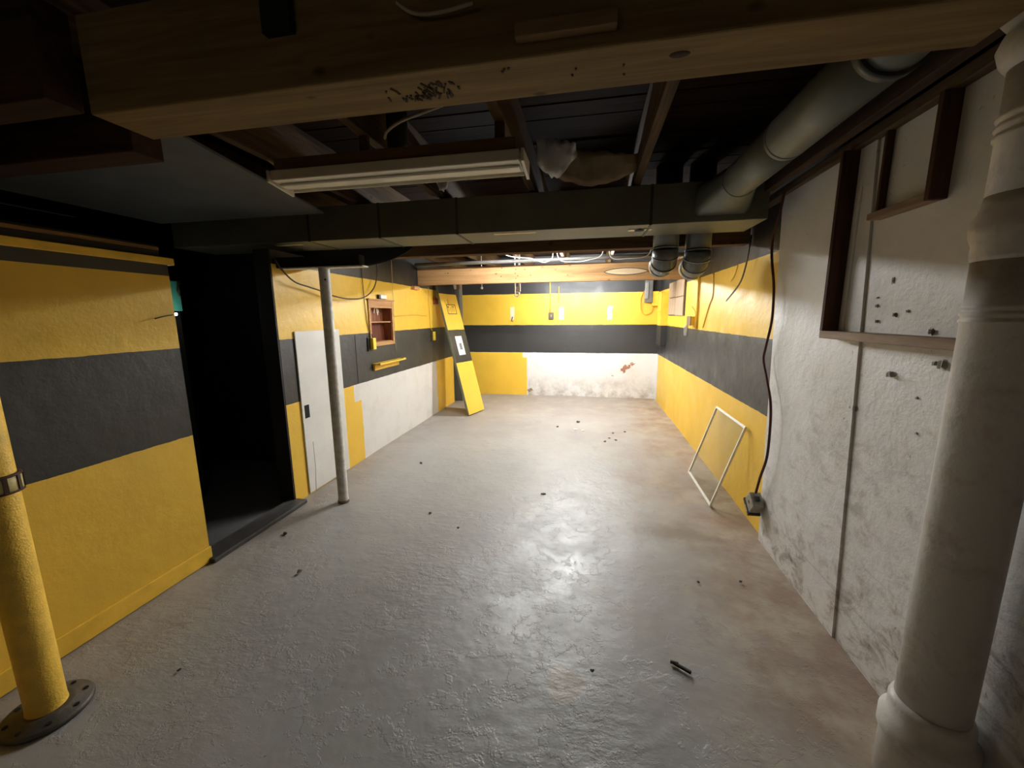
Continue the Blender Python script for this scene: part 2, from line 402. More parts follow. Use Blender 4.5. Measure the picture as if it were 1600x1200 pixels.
obj('patch_edge', tubem(rim, .004, seg=6, cap=False), scar, t)
nail = None
for u, v in ((784, 419), (806, 421), (805, 427), (809, 431), (806, 435), (820, 421), (829, 430), (783, 432), (868, 421), (887, 430), (700, 427)):
    q = at(u, v, y=by0)
    if nail is None: nail = obj('nail', tubem([(q.x, by0 + .002, q.z), (q.x, by0 - .004, q.z)], .007, seg=8), scar, t)
    else:
        d = nail.copy(); COL.objects.link(d); d.location.x = nail.location.x + (q.x - n0.x); d.location.z = nail.location.z + (q.z - n0.z); continue
    n0 = q
# beam behind the duct
obj('timber_beam', boxm(-2.25, 1.12, 3.265, 3.365, 1.952, JZ), wood('duct_beam_wood', lin(122, 92, 62), lin(74, 54, 38), 0, .85), None, bevel=.004,
    label='dark timber beam directly behind the big rectangular duct', cat='beam')
# ------------------------------------------------------------------ rectangular duct
DY0, DY1, DZ0, DZ1, DXR = 2.67, 3.035, 1.995, 2.225, 1.0
galv = simple('galvanised_olive', lin(108, 106, 88), .55, .25, .12, 5)
galv_d = simple('galvanised_seam', lin(66, 65, 54), .6, .3)
t = thing('air_duct', (-.5, 2.85, DZ0), 'long olive grey rectangular sheet metal duct crossing under the joists', 'duct')
cuts = [-3.2, -1.85, -1.39, -.97, -.30, .42, DXR]
px_cuts = [at(u, v, z=DZ0).x for u, v in ((487, 378), (605, 376), (718, 368))]
cuts = [-3.2] + px_cuts + [.35, DXR]
for a, b in zip(cuts, cuts[1:]):
    obj('duct_section', boxm(a + .0015, b - .0015, DY0, DY1, DZ0, DZ1), galv, t, bevel=.004)
for a in cuts[1:-1]:
    bm = bmesh.new(); box(bm, a - .008, a + .008, DY0 - .004, DY1 + .004, DZ0 - .004, DZ1 + .002); obj('drive_cleat', bm, galv_d, t, bevel=.002)
cream = simple('masking_tape', lin(226, 196, 140), .6, 0, .15)
for (u0, v0, u1, v1) in ((432, 384, 476, 383), (772, 366, 838, 364)):
    q0 = at(u0, v0, z=DZ0); q1 = at(u1, v1, z=DZ0)
    obj('tape_strip', boxm(q0.x, q1.x, q0.y - .018, q0.y + .018, DZ0 - .002, DZ0 + .001), cream, t)
q = at(999, 359, z=DZ0)
obj('port_plate', boxm(q.x - .07, q.x + .075, q.y - .03, q.y + .03, DZ0 - .003, DZ0 + .001), simple('port_metal', lin(196, 186, 168), .5, .2), t, label='pale plate round a test hole')
bm = bmesh.new(); bmesh.ops.create_cone(bm, cap_ends=True, segments=20, radius1=.032, radius2=.032, depth=.004, matrix=Matrix.Translation((q.x + .0, q.y, DZ0 - .003)))
obj('port_hole', bm, simple('hole_black', lin(10, 9, 8), .9), t)
# ------------------------------------------------------------------ round duct along the right side
t = thing('round_duct', (.78, 2.0, 2.07), 'grey round sheet metal duct running from the rectangular duct towards the viewer', 'duct')
gal2 = simple('galvanised_grey', lin(104, 107, 99), .5, .3, .12, 6)
RR, RXc, RZc = .088, .765, 2.155
segs = [(2.44, 1.92), (1.92, 1.34)]
for a, b in segs: obj('pipe_section', tubem([(RXc, a - .001, RZc), (RXc, b + .001, RZc)], RR, seg=36), gal2, t)
for a in (1.92,): obj('pipe_joint', tubem([(RXc, a + .012, RZc), (RXc, a + .006, RZc), (RXc, a - .006, RZc), (RXc, a - .012, RZc)], RR, seg=36, radii=[RR + .001, RR + .002, RR + .002, RR + .001]), gal2, t)
pts = [(RXc, 1.34, RZc)] + [(RXc, 1.34 - .1 * math.sin(k * math.pi / 16), RZc + .1 - .1 * math.cos(k * math.pi / 16)) for k in range(1, 9)] + [(RXc, 1.24, SUB)]
obj('elbow', tubem(pts, RR - .003, seg=32), gal2, t)
obj('collar', tubem([(RXc, 1.36, RZc), (RXc, 1.33, RZc)], RR + .006, seg=36), simple('collar_dark', lin(70, 70, 68), .5, .3), t, label='dark collar at the near end')
# boot that joins it to the box duct
bm = bmesh.new(); n = 32
A = [bm.verts.new((RXc + RR * 1.02 * math.cos(2 * math.pi * k / n), 2.44, RZc + RR * 1.02 * math.sin(2 * math.pi * k / n))) for k in range(n)]
def sq(th, hx, hz):
    cx_, s = math.cos(th), math.sin(th); m = max(abs(cx_) / hx, abs(s) / hz); return cx_ / m, s / m
Bv = []
for k in range(n):
    a, b = sq(2 * math.pi * k / n, .15, .085); Bv.append(bm.verts.new((RXc - .02 + a, DY0 - .001, 2.115 + b)))
for k in range(n): bm.faces.new((A[k], A[(k + 1) % n], Bv[(k + 1) % n], Bv[k])).smooth = True
obj('boot', bm, gal2, t)
# two elbows under the back of the duct
pvc = simple('dark_grey_pipe', lin(112, 114, 112), .42, .35, .1, 7); pvc_l = simple('pipe_band', lin(176, 178, 174), .4, .3)
for k, (cx, rr, zb, lab) in enumerate(((at(1040, 385, y=3.16).x, .088, 1.735, 'left of two dark grey duct elbows hanging behind the rectangular duct'),
                                      (at(1091, 385, y=3.16).x, .086, 1.715, 'right of two dark grey duct elbows, banded, hanging behind the rectangular duct'))):
    cy = 3.158 + .006 * k
    t = thing('duct_elbow', (cx, cy, zb), lab, 'duct', 'duct elbows')
    zc = zb + rr; R = .1
    obj('drop_pipe', tubem([(cx, cy, SUB), (cx, cy, zc + R)], rr, seg=32), pvc, t)
    NG = 3; arc = [Vector((cx, cy + R - R * math.cos(a), zc + R - R * math.sin(a))) for a in [math.pi / 2 * g_ / NG for g_ in range(NG + 1)]]
    bm = tubem([(cx, cy, zc + R + .002)] + arc[1:-1] + [(cx, cy + R + .002, zc)], rr, seg=36)
    obj('elbow', bm, pvc, t)
    for g_ in range(1, NG):
        a1 = math.pi / 2 * g_ / NG; tg = Vector((0, math.sin(a1), -math.cos(a1))) * .004
        obj('seam', tubem([arc[g_] - tg, arc[g_] + tg], (rr + .004) / 1.0, seg=36), pvc_l if k else pvc, t)
    obj('crimp_ring', tubem([(cx, cy, zc + R + .006), (cx, cy, zc + R - .004)], rr + .004, seg=36), pvc, t)
    obj('outlet', tubem([(cx, cy + R, zc), (cx, cy + R + .10, zc)], rr - .001, seg=32), pvc, t)

# ------------------------------------------------------------------ fluorescent lamps
white_en = simple('white_enamel', lin(224, 218, 200), .4, 0, .06)
def emit(name, col, s):
    m = bpy.data.materials.new(name); m.use_nodes = True; b = m.node_tree.nodes['Principled BSDF']
    b.inputs['Base Color'].default_value = (.9, .9, .9, 1); b.inputs['Emission Color'].default_value = (*col, 1); b.inputs['Emission Strength'].default_value = s; return m
FX0, FX1, FY0, FY1, FZ = -1.475, -.285, 1.715, 1.865, 2.075
t = thing('fluorescent_lamp', ((FX0 + FX1) / 2, 1.79, FZ), 'unlit white four foot fluorescent batten under the joists, without tubes', 'lamp')
obj('housing', boxm(FX0 + .015, FX1 - .015, FY0, FY1, FZ, FZ + .045), white_en, t, bevel=.004)
obj('ballast_cover', boxm(FX0 + .02, FX1 - .02, 1.76, 1.82, FZ - .012, FZ), white_en, t, bevel=.005)
obj('reflector_lip', boxm(FX0 + .015, FX1 - .015, FY1 - .004, FY1, FZ - .012, FZ), white_en, t)
for x in (FX0, FX1):
    bm = bmesh.new(); v = [bm.verts.new((x + s * .006, yy, zz)) for s in (-1, 1) for yy, zz in ((FY0, FZ + .045), (FY0, FZ - .004), (FY1 + .01, FZ - .026), (FY1 + .01, FZ + .045))]
    for q in ((0, 1, 2, 3), (7, 6, 5, 4), (0, 4, 5, 1), (1, 5, 6, 2), (2, 6, 7, 3), (3, 7, 4, 0)): bm.faces.new([v[i] for i in q])
    obj('end_plate', bm, white_en, t)
obj('mounting_board', boxm(FX0 + .03, FX1 - .03, FY0 + .01, FY0 + .03, FZ + .045, FZ + .095), wood('batten_wood', lin(128, 98, 62), lin(88, 66, 42), 0, .8), t, bevel=.002)
for x in (-1.0, -.385): obj('hanger', boxm(x - .02, x + .02, FY0 + .03, FY0 + .05, FZ + .045, JZ), joist_m, t)
def lit_lamp(x0, x1, y, z, s, lab, col):
    t = thing('fluorescent_lamp', ((x0 + x1) / 2, y, z), lab, 'lamp')
    obj('housing', boxm(x0 - .03, x1 + .03, y - .04, y + .04, z + .035, z + .085), white_en, t, bevel=.004)
    for x in (x0 - .02, x1 + .02): obj('lamp_holder', boxm(x - .012, x + .012, y - .018, y + .018, z - .02, z + .04), white_en, t)
    obj('tube', tubem([(x0, y, z), (x1, y, z)], .017, seg=16), emit('tube_glow', col, s), t)
    for x in (x0 + .1, x1 - .1): obj('hanger', boxm(x - .006, x + .006, y - .006, y + .006, z + .085, JZ + .03), galv_d, t)
lit_lamp(-.80, .40, 5.85, 1.967, TUBE_FAR, 'lit fluorescent lamp behind the bright pine beam', (.95, .98, 1))
lit_lamp(-1.25, -.05, 4.3, 2.148, TUBE_MID, 'lit fluorescent lamp between the rectangular duct and the bright pine beam', (.95, .98, 1))
t = thing('fill_bulb', (-1.2, -1.2, 2.05), 'added fill bulb, unseen behind the viewer', 'lamp')  # fill light added to brighten the near end, not a known lamp
bm = bmesh.new(); bmesh.ops.create_uvsphere(bm, u_segments=16, v_segments=10, radius=.04, matrix=Matrix.Translation((-1.2, -1.2, 2.09)))
obj('bulb', bm, emit('fill_glow', (1, .93, .84), FILL_BULB), t)
obj('socket', tubem([(-1.2, -1.2, 2.12), (-1.2, -1.2, SUB)], .025, seg=12), white_en, t)

# ------------------------------------------------------------------ posts
t = thing('steel_post', (-1.96, .905, 0), 'yellow steel post on a round floor flange at the left edge', 'post')
PX, PY, PR = -1.96, .905, .054
ypost = simple('yellow_post_paint', lin(240, 194, 74), .45, 0, .14, 16, .5)
obj('column', lathem(PX, PY, [(PR + .008, .018), (PR + .002, .03), (PR, .05), (PR, 1.9), (PR, 1.985)]), ypost, t)
iron = simple('worn_iron', lin(96, 90, 82), .55, .5, .3, 18)
obj('base_flange', lathem(PX, PY, [(.122, 0), (.124, .012), (.118, .02), (.082, .023), (.078, .028), (.064, .03)]), iron, t, label='dark worn round floor flange')
for k in range(8):
    a = k * math.pi / 4 + .3
    obj('bolt_hole', tubem([(PX + .1 * math.cos(a), PY + .1 * math.sin(a), .018), (PX + .1 * math.cos(a), PY + .1 * math.sin(a), .024)], .008, seg=10), simple('hole_black', (0, 0, 0)), t)
rust = simple('rust_band', lin(74, 48, 34), .7, .3); ZB = .905
cl = obj('clamp_band', lathem(PX, PY, [(PR + .001, ZB - .03), (PR + .009, ZB - .029), (PR + .009, ZB + .029), (PR + .001, ZB + .03)]), simple('band_cream', lin(196, 178, 112), .5), t, label='pale clamp band with rusty edges')
for z in (ZB - .028, ZB + .028): obj('band_edge', lathem(PX, PY, [(PR + .002, z - .004), (PR + .012, z - .003), (PR + .012, z + .003), (PR + .002, z + .004)]), rust, cl)
for k in range(10):
    a = k * math.pi / 5 + .55
    bm = bmesh.new(); box(bm, PR + .004, PR + .012, -.006, .006, ZB - .027, ZB + .027, mat=Matrix.Translation((PX, PY, 0)) @ Matrix.Rotation(a, 4, 'Z')); obj('band_rib', bm, rust, cl)
obj('cap_plate', boxm(PX - .09, PX + .09, PY - .07, PY + .07, 1.985, 2.0), iron, t, bevel=.003)
obj('timber_block', boxm(-3.0, -1.36, .86, .945, 2.0, JZ), MAT['brown_beam'], None, bevel=.004, label='dark brown timber resting on top of the yellow steel post', cat='beam')

t = thing('support_pole', (-1.9, 2.66, 0), 'slender white painted pole by the right side of the dark doorway', 'post')
wpole = simple('chipped_white_paint', lin(206, 203, 196), .45, 0, .2, 30, .4)
obj('shaft', lathem(-1.9, 2.66, [(.040, 0), (.041, .02), (.038, .03), (.038, 1.79), (.038, 1.802)], seg=28), wpole, t)
obj('base_ring', lathem(-1.9, 2.66, [(.043, -.002), (.043, .018), (.039, .02)], seg=28), simple('rusty_base', lin(132, 108, 92), .7, 0, .3, 30), t)
obj('bolt_hole', tubem([(-1.875, 2.628, 1.72), (-1.8735, 2.6255, 1.72)], .007, seg=10), MAT['hole_black'], t)
obj('top_plate', boxm(-2.24, -1.57, 2.62, 2.70, 1.802, 1.812), wpole, t, bevel=.002)
obj('header_board', boxm(-2.36, -1.60, 2.63, 2.70, 1.812, 1.885), simple('header_black', lin(14, 13, 13), .9), None, label='black header board on top of the slender white pole', cat='board')

# white soil stack on the right
t = thing('soil_stack', (1.03, 1.22, 0), 'thick white painted cast iron drain stack at the right edge', 'pipe')
SX, SY, SR = 1.025, 1.22, .082
stack = NT('stack_paint'); p = stack.coords()
stack_m = stack.out(stack.mix(stack.ramp(stack.noise(p, 10, 6, .7), .52, .72, 0, .5), lin(206, 200, 192), lin(150, 136, 120)), .5, 0,
                    stack.bump(stack.noise(p, 26, 4), .35, .008))
obj('lower_pipe', lathem(SX, SY, [(SR, .30), (SR, 1.42)] + [(SR + d, 1.42 + z) for d, z in ((.004, .004), (.004, .010), (0, .014), (0, .018), (.004, .022), (.004, .028), (0, .032), (0, .036), (.004, .040), (.004, .046), (0, .05))] + [(SR, 1.585)], seg=48), stack_m, t)
obj('lower_hub', lathem(SX, SY, [(SR + .02, -.0), (SR + .02, .17), (SR + .028, .18), (SR + .028, .225), (SR + .012, .24), (SR + .012, .285), (SR + .004, .305), (SR - .004, .305)], seg=48), stack_m, t)
obj('middle_hub', lathem(SX, SY, [(SR, 1.575), (SR + .004, 1.585), (SR + .004, 1.615), (SR + .012, 1.635), (SR + .014, 1.655), (SR + .010, 1.675), (SR + .000, 1.70), (SR - .004, 1.73)], seg=48), stack_m, t)
obj('upper_pipe', lathem(SX, SY, [(SR - .004, 1.73), (SR - .004, 1.855)] + [(SR - .004 + d, 1.855 + z) for d, z in ((.005, .005), (.005, .012), (0, .017), (0, .022), (.005, .027), (.005, .034), (0, .039), (0, .044), (.005, .049), (.005, .056), (0, .061))] + [(SR - .004, 2.02)], seg=48), stack_m, t)
obj('upper_hub', lathem(SX, SY, [(SR - .002, 2.01), (SR + .012, 2.03), (SR + .02, 2.06), (SR + .012, 2.085), (SR + .004, 2.10), (SR + .03, 2.14), (SR + .034, 2.24), (SR + .034, SUB)], seg=48), stack_m, t)

# ------------------------------------------------------------------ leaning banded panel by the end wall
b0v, b1v = Vector((-1.715, 5.48, 0)), Vector((-1.60, 5.905, 0))
dv = Vector((-.2509, .0772, .9649)).normalized(); uv = (b1v - b0v).normalized(); uv = (uv - dv * uv.dot(dv)).normalized(); nv = uv.cross(dv)
PW, PH, PT = .44, 2.0, .035
t = thing('leaning_door', b0v + Vector((0, 0, .012)), 'narrow banded door panel leaning against the left wall at the far end', 'door')
Rm = Matrix((uv, -nv, dv)).transposed()
if (-nv).x > 0: pass
def panel_box(name, u0, u1, d0, d1, s0, s1, mat, parent=None, bevel=0, label=None):
    bm = boxm(u0, u1, d0, d1, s0, s1); o = obj(name, bm, mat, None, bevel=bevel, label=label, keep=True)
    o.parent = parent
    if parent is t: o.rotation_euler = Rm.to_euler()
    return o
# local axes: x across the panel, y = away from the room, z up the panel
NB = Rm @ Vector((0, 1, 0)); SGN = 1 if NB.x < 0 else -1
pan = panel_box('panel', 0, PW, 0, SGN * PT, 0, PH, stripes('panel_paint', local=True), t, .003)
panel_box('edge_strip', -.006, 0, SGN * .002, SGN * PT, 0, PH, simple('green_edge', lin(112, 116, 92), .7), t, label='grey-green bare edge')
panel_box('paper_sheet', .13, .30, -SGN * .002, 0, .90, 1.19, simple('paper', lin(236, 234, 230), .7), t, label='white paper sheet with a grey square')
panel_box('printed_square', .19, .255, -SGN * .003, -SGN * .001, .98, 1.08, simple('print_grey', lin(120, 120, 122), .8, 0, .4, 90), t)
ink = simple('ink', lin(70, 58, 30), .8)
for a in ((.11, .34, 1.53, 1.54), (.11, .34, 1.67, 1.68), (.11, .12, 1.53, 1.68), (.33, .34, 1.53, 1.68), (.13, .16, 1.63, 1.65), (.15, .155, 1.57, 1.63), (.20, .205, 1.56, 1.64), (.24, .245, 1.57, 1.65), (.24, .29, 1.64, 1.65), (.28, .285, 1.57, 1.64), (.17, .173, 1.68, 1.76), (.10, .103, 1.68, 1.74)):
    panel_box('drawn_line', a[0], a[1], -SGN * .002, 0, a[2], a[3], ink, t)
# grey corner board / pipe behind it
obj('corner_board', boxm(XL - .06, -2.155, 6.5, 6.62, 0, 1.90), simple('slate_grey', lin(88, 88, 84), .7), None, bevel=.004, label='dark grey upright board in the far left corner behind the leaning panel', cat='board')
struct('wall_left.003', boxm(XL - .16, XL - .06, 6.42, YB, -.02, SUB), simple('corner_grey', lin(120, 116, 108), .8), 'grey recess at the far end of the left wall', keep=True)
obj('wood_block', boxm(-2.21, -2.16, 6.52, 6.60, 1.90, 1.99), MAT['batten_wood'], None, bevel=.003, label='small wood block on top of the grey corner board', cat='block')

# ------------------------------------------------------------------ left wall things
wp = simple('white_panel_paint', lin(214, 213, 209), .5, 0, .05, 6)
t = thing('access_panel', (XL, 3.0, 0), 'tall white access panel on the left wall behind the slender pole', 'panel')
obj('panel', boxm(XL + .001, XL + .013, 2.735, 3.30, .004, 1.345), wp, t, bevel=.003)
q0 = at(475, 634, x=XL + .012); q1 = at(483, 652, x=XL + .012)
obj('latch_hole', boxm(XL + .008, XL + .014, q0.y, q1.y + .01, q1.z, q0.z), MAT['hole_black'], t, label='black latch hole')
q0 = at(489, 690, x=XL + .012); q1 = at(494, 766, x=XL + .012)
obj('crack', tubem([q0, q0.lerp(q1, .5) + Vector((0, .01, 0)), q1], .003, seg=6), simple('crack_grey', lin(150, 146, 140), .8), t)
q0 = at(556, 545, x=XL); q1 = at(561, 634, x=XL)
obj('sheet_seam', boxm(XL - .002, XL + .003, q0.y - .004, q0.y + .004, .80, 1.28), simple('seam_dark', lin(26, 25, 25), .6), wl)
# recessed cabinet
cedar = wood('cedar', lin(170, 112, 76), lin(112, 62, 42), 2, .55, False); cedar_l = wood('cedar_trim', lin(206, 160, 106), lin(166, 118, 74), 1, .55, False)
y0, y1, z0, z1 = CB; D = .11
t = thing('wall_cabinet', (XL, (y0 + y1) / 2, z0), 'small open wooden cabinet recessed in the left wall', 'cabinet')
obj('back_panel', boxm(XL - D, XL - D + .008, y0 + .002, y1 - .002, z0 + .002, z1 - .002), cedar, t)
for a, b in ((y0 + .002, y0 + .016), (y1 - .016, y1 - .002)): obj('side_panel', boxm(XL - D + .008, XL, a, b, z0 + .002, z1 - .002), cedar, t)
obj('top_panel', boxm(XL - D + .008, XL, y0 + .016, y1 - .016, z1 - .016, z1 - .002), cedar, t)
obj('bottom_panel', boxm(XL - D + .008, XL, y0 + .016, y1 - .016, z0 + .002, z0 + .016), cedar_l, t)
obj('shelf', boxm(XL - D + .008, XL - .006, y0 + .016, y1 - .016, 1.392, 1.404), cedar_l, t)
obj('back_batten', boxm(XL - D + .008, XL - D + .012, y0 + .2, y1 - .016, z0 + .016, 1.39), wood('cedar_dark', lin(120, 66, 46), lin(84, 44, 32), 2, .6, False), t)
for a in ((y0 - .03, y0 + .006, z0 - .03, z1 + .03), (y1 - .006, y1 + .03, z0 - .03, z1 + .03)): obj('face_trim', boxm(XL, XL + .014, *a), cedar_l, t, bevel=.003)
for a in ((y0 + .006, y1 - .006, z1 - .05, z1 + .03), (y0 + .006, y1 - .006, z0 - .03, z0 + .01)): obj('face_trim', boxm(XL, XL + .0135, *a), cedar_l, t, bevel=.003)
obj('cornice', boxm(XL, XL + .03, y0 - .045, y1 + .045, z1 + .03, z1 + .045), cedar_l, t, bevel=.003)
# keys hanging in it
t = thing('key_bunch', (XL - .07, 4.13, 1.48), 'small bunch of keys hanging in the recessed cabinet', 'keys')
km = simple('key_metal', lin(214, 214, 210), .35, .6)
for k, (dy, l, an) in enumerate(((0, .07, -.25), (.035, .09, .3), (.07, .06, .15))):
    bm = bmesh.new(); box(bm, -.002, .002, -.006, .006, -l, 0, mat=Matrix.Translation((XL - .07, 4.09 + dy, 1.56)) @ Matrix.Rotation(an, 4, 'X')); obj('key', bm, km, t)
obj('hook', tubem([(XL - D + .01, 4.12, 1.57), (XL - .07, 4.12, 1.565), (XL - .065, 4.16, 1.56), (XL - .07, 4.09, 1.56)], .002, seg=6), km, t)
# small box on the cabinet cornice
t = thing('alarm_box', (XL + .015, 4.15, 1.648), 'small silver and black device on top of the recessed cabinet', 'device')
obj('body', boxm(XL + .001, XL + .028, 4.07, 4.20, 1.648, 1.695), simple('silver', lin(200, 198, 196), .3, .4), t, bevel=.005)
obj('lens_end', boxm(XL + .001, XL + .029, 4.03, 4.07, 1.648, 1.692), simple('device_black', lin(24, 23, 22), .4), t, bevel=.004)
# yellow handheld boxes on cords
def cord(name, pts, r, mat, lab, n=8, parent=None, cat='cable'):
    o = obj(name, tubem(smooth_path(pts, n), r, seg=8), mat, parent, label=lab, cat=None if parent else cat); return o
wire_d = simple('wire_dark', lin(60, 48, 34), .6); wire_y = simple('wire_yellow', lin(220, 172, 60), .5)
t = thing('door_opener_box', (XL + .03, 3.85, 1.115), 'yellow switch box on a cord at the lower left of the recessed cabinet', 'switch')
obj('body', boxm(XL + .012, XL + .05, 3.815, 3.875, 1.115, 1.235), simple('bright_yellow_plastic', lin(246, 214, 70), .4), t, bevel=.006)
obj('back_shadow_plate', boxm(XL, XL + .012, 3.775, 3.885, 1.10, 1.24), simple('device_black', (0, 0, 0)), t, label='black back plate widened to paint the shadow left of the box')  # black plate reaches left to paint the shadow of the box
obj('hook', tubem(smooth_path([(XL + .03, 3.845, 1.235), (XL + .03, 3.835, 1.262), (XL + .02, 3.86, 1.275), (XL + .005, 3.885, 1.27)], 6), .005, seg=8), MAT['device_black'], t)
obj('cord', tubem(smooth_path([(XL + .01, 3.84, 1.265), (XL + .008, 3.80, 1.36), (XL + .008, 3.775, 1.55), (XL + .008, 3.76, 1.84), (XL + .008, 3.76, 2.2)], 6), .004, seg=6), wire_d, t)
t = thing('wall_switch', (XL + .02, 5.56, 1.10), 'slim yellow switch on the black band, left of the leaning panel', 'switch')
obj('body', boxm(XL + .006, XL + .03, 5.535, 5.60, 1.105, 1.235), MAT['bright_yellow_plastic'], t, bevel=.005)
obj('back_shadow_plate', boxm(XL, XL + .006, 5.47, 5.61, 1.09, 1.255), simple('device_black', (0, 0, 0)), t)  # black plate likewise paints the shadow left of the switch
obj('cord', tubem(smooth_path([(XL + .008, 5.53, 1.25), (XL + .008, 5.47, 1.32), (XL + .008, 5.45, 1.6), (XL + .008, 5.45, 1.86)], 6), .004, seg=6), wire_y, t)
t = thing('ledge_shelf', (XL + .05, 4.15, .90), 'little yellow ledge shelf on the black band under the recessed cabinet', 'shelf')
obj('board', boxm(XL, XL + .095, 3.85, 4.46, .945, .962), yel_m, t, bevel=.003)
obj('apron', boxm(XL, XL + .022, 3.86, 4.42, .885, .945), yel_m, t, bevel=.003)
for a, z in ((3.86, .985), (4.40, .985)): obj('end_lip', boxm(XL + .075, XL + .095, a - .01, a + .05, .962, .968), yel_m, t)
obj('red_outlet', boxm(XL, XL + .03, 5.62, 5.76, 1.635, 1.725), simple('dark_red', lin(120, 50, 34), .6), None, bevel=.004, label='small dark red box high on the left wall beside the leaning panel', cat='box')
obj('wall_bracket', boxm(XL, XL + .05, 4.90, 5.06, 1.80, 1.845), MAT['cedar_trim'], None, bevel=.004, label='small wood bracket on the left wall under the bright beam end', cat='bracket')
def atl(pts, x): return [at(u, v, x=x) for u, v in pts]
cord('loose_cable', atl(((430, 405), (440, 421), (460, 440), (482, 448), (497, 453), (520, 462), (545, 467), (568, 465), (583, 452), (589, 432), (589, 412)), XL + .06), .006, wire_d, 'dark loose cable drooping across the upper left wall behind the white pole')
cord('pull_string', atl(((611, 398), (613, 440), (616, 500), (619, 548)), XL + .012), .0025, simple('string_pale', lin(196, 186, 160), .8), 'pale pull string hanging down past the recessed cabinet', 3)
cord('wall_wire', atl(((613, 494), (630, 493), (650, 492), (667, 494)), XL + .006), .004, wire_y, 'yellow painted wire stapled along the left wall beside the cabinet', 4)

# black sheet sagging under the duct
bm = bmesh.new()
low = [(360, 397), (390, 401), (430, 406), (465, 413), (500, 417.5), (540, 418.5), (575, 416), (605, 409), (628, 399), (642, 389)]
rows = []
for k, (yy, f) in enumerate(((3.075, 0), (3.072, .4), (3.066, .8), (3.062, 1), (3.085, 1.0), (3.092, .7), (3.096, 0))):
    row = []
    for u, v in low:
        q = at(u, v, y=3.06); row.append(bm.verts.new((q.x, yy + random.uniform(-.003, .003), DZ0 + .02 + (q.z - DZ0 - .02) * f + random.uniform(-.003, .003))))
    rows.append(row)
for A, B in zip(rows, rows[1:]):
    for k in range(len(A) - 1): bm.faces.new((A[k], A[k + 1], B[k + 1], B[k])).smooth = True
o = obj('black_sheet', bm, simple('black_fleece', lin(26, 25, 25), .95, 0, .3, 60, .6), None, label='black insulation blanket sagging under the left part of the duct', cat='blanket')
s = o.modifiers.new('sub', 'SUBSURF'); s.levels = s.render_levels = 2
s = o.modifiers.new('thick', 'SOLIDIFY'); s.thickness = .006

# ------------------------------------------------------------------ right wall things
# boarded window
y0, y1, z0, z1 = 5.32, 6.27, 1.44, 1.90
grey_w = wood('grey_boards', lin(190, 168, 142), lin(156, 134, 110), 2, .8, False)
t = struct('window_1', boxm(XR - .006, XR + .002, y0 - .02, y1 + .02, z0, z1), simple('dark_gap', lin(60, 46, 36), .9), 'small window in the right wall boarded over with rough pale planks', keep=True)
for a, b, c, d in ((y0, 5.80, 1.685, z1 + .0), (5.81, y1, 1.69, z1), (y0, 5.78, z0, 1.678), (5.79, y1, z0 + .01, 1.682)):
    obj('plank', boxm(XR - .024, XR - .006, a, b, c, d), grey_w, t, bevel=.003)
# boxed upright in the corner
t = thing('boxed_upright', (1.09, 6.5, .98), 'boxed wooden upright on the right wall near the far corner, painted yellow over black', 'upright')
obj('upper_box', boxm(1.06, XR, 6.42, 6.80, 1.29, 1.80), yel_m, t, bevel=.004)
obj('lower_box', boxm(1.06, XR, 6.42, 6.80, .985, 1.29), blk_m, t, bevel=.004)
for a in ((6.42, 6.445, 1.29, 1.80), (6.60, 6.62, 1.29, 1.80), (6.42, 6.80, 1.775, 1.80), (6.42, 6.80, 1.50, 1.52)): obj('slat', boxm(1.048, 1.06, *a), yel_m, t, bevel=.002)
# fuse box with a loop of cable
t = thing('fuse_box', (1.0, 7.1, 1.66), 'small grey electric box on the end wall at the right corner', 'electric box')
q = at(1013, 455, y=7.1)
obj('box', boxm(q.x - .05, q.x + .07, 7.08, YB, 1.66, 2.02), simple('electric_grey', lin(112, 112, 108), .45, .3), t, bevel=.004)
obj('cover', boxm(q.x - .055, q.x + .0, 7.06, 7.08, 1.72, 1.98), simple('electric_light', lin(150, 150, 146), .4, .3), t, bevel=.003)
obj('side_box', boxm(q.x + .072, q.x + .17, 7.1, YB, 1.60, 1.84), MAT['yellow_paint'], t, bevel=.003)
obj('cable_loop', tubem(smooth_path([(q.x - .05, 7.17, 1.86), (q.x - .11, 7.17, 1.72), (q.x - .09, 7.17, 1.52), (q.x + .0, 7.17, 1.46), (q.x + .08, 7.17, 1.52), (q.x + .09, 7.17, 1.64)], 6), .007, seg=8), wire_y, t)
# conduit with outlet box
t = thing('conduit', (XR - .02, 4.66, 1.30), 'yellow painted conduit with a brown faced outlet box on the right wall', 'conduit')
obj('pipe', tubem([(XR - .014, 4.66, 1.295), (XR - .014, 4.68, 1.86)], .012, seg=12), yel_m, t)
obj('box', boxm(XR - .05, XR, 4.74, 4.93, 1.335, 1.43), yel_m, t, bevel=.003)
obj('face_plate', boxm(XR - .058, XR - .05, 4.745, 4.925, 1.33, 1.435), simple('brown_plate', lin(110, 84, 60), .5), t, bevel=.002)
obj('spur_pipe', tubem(smooth_path([(XR - .012, 4.73, 1.31), (XR - .012, 4.74, 1.46), (XR - .012, 4.86, 1.51), (XR - .012, 4.93, 1.54)], 6), .007, seg=8), yel_m, t)
t = thing('door_bolt', (XR - .01, 5.14, 1.20), 'small metal bolt bracket on the black band below the boarded window', 'bracket')
for a in (5.10, 5.19): obj('arm', boxm(XR - .02, XR, a - .012, a + .012, 1.20, 1.325), MAT['key_metal'], t)
obj('bar', boxm(XR - .026, XR - .02, 5.08, 5.21, 1.305, 1.325), MAT['key_metal'], t)
cord('hanging_cable', [at(1174, 368, y=3.3)] + atl(((1170, 392), (1164, 420), (1155, 444), (1135, 470)), XR - .05), .006, simple('cable_grey', lin(120, 112, 84), .6), 'short grey cable end hanging over the upper right yellow band', 6)
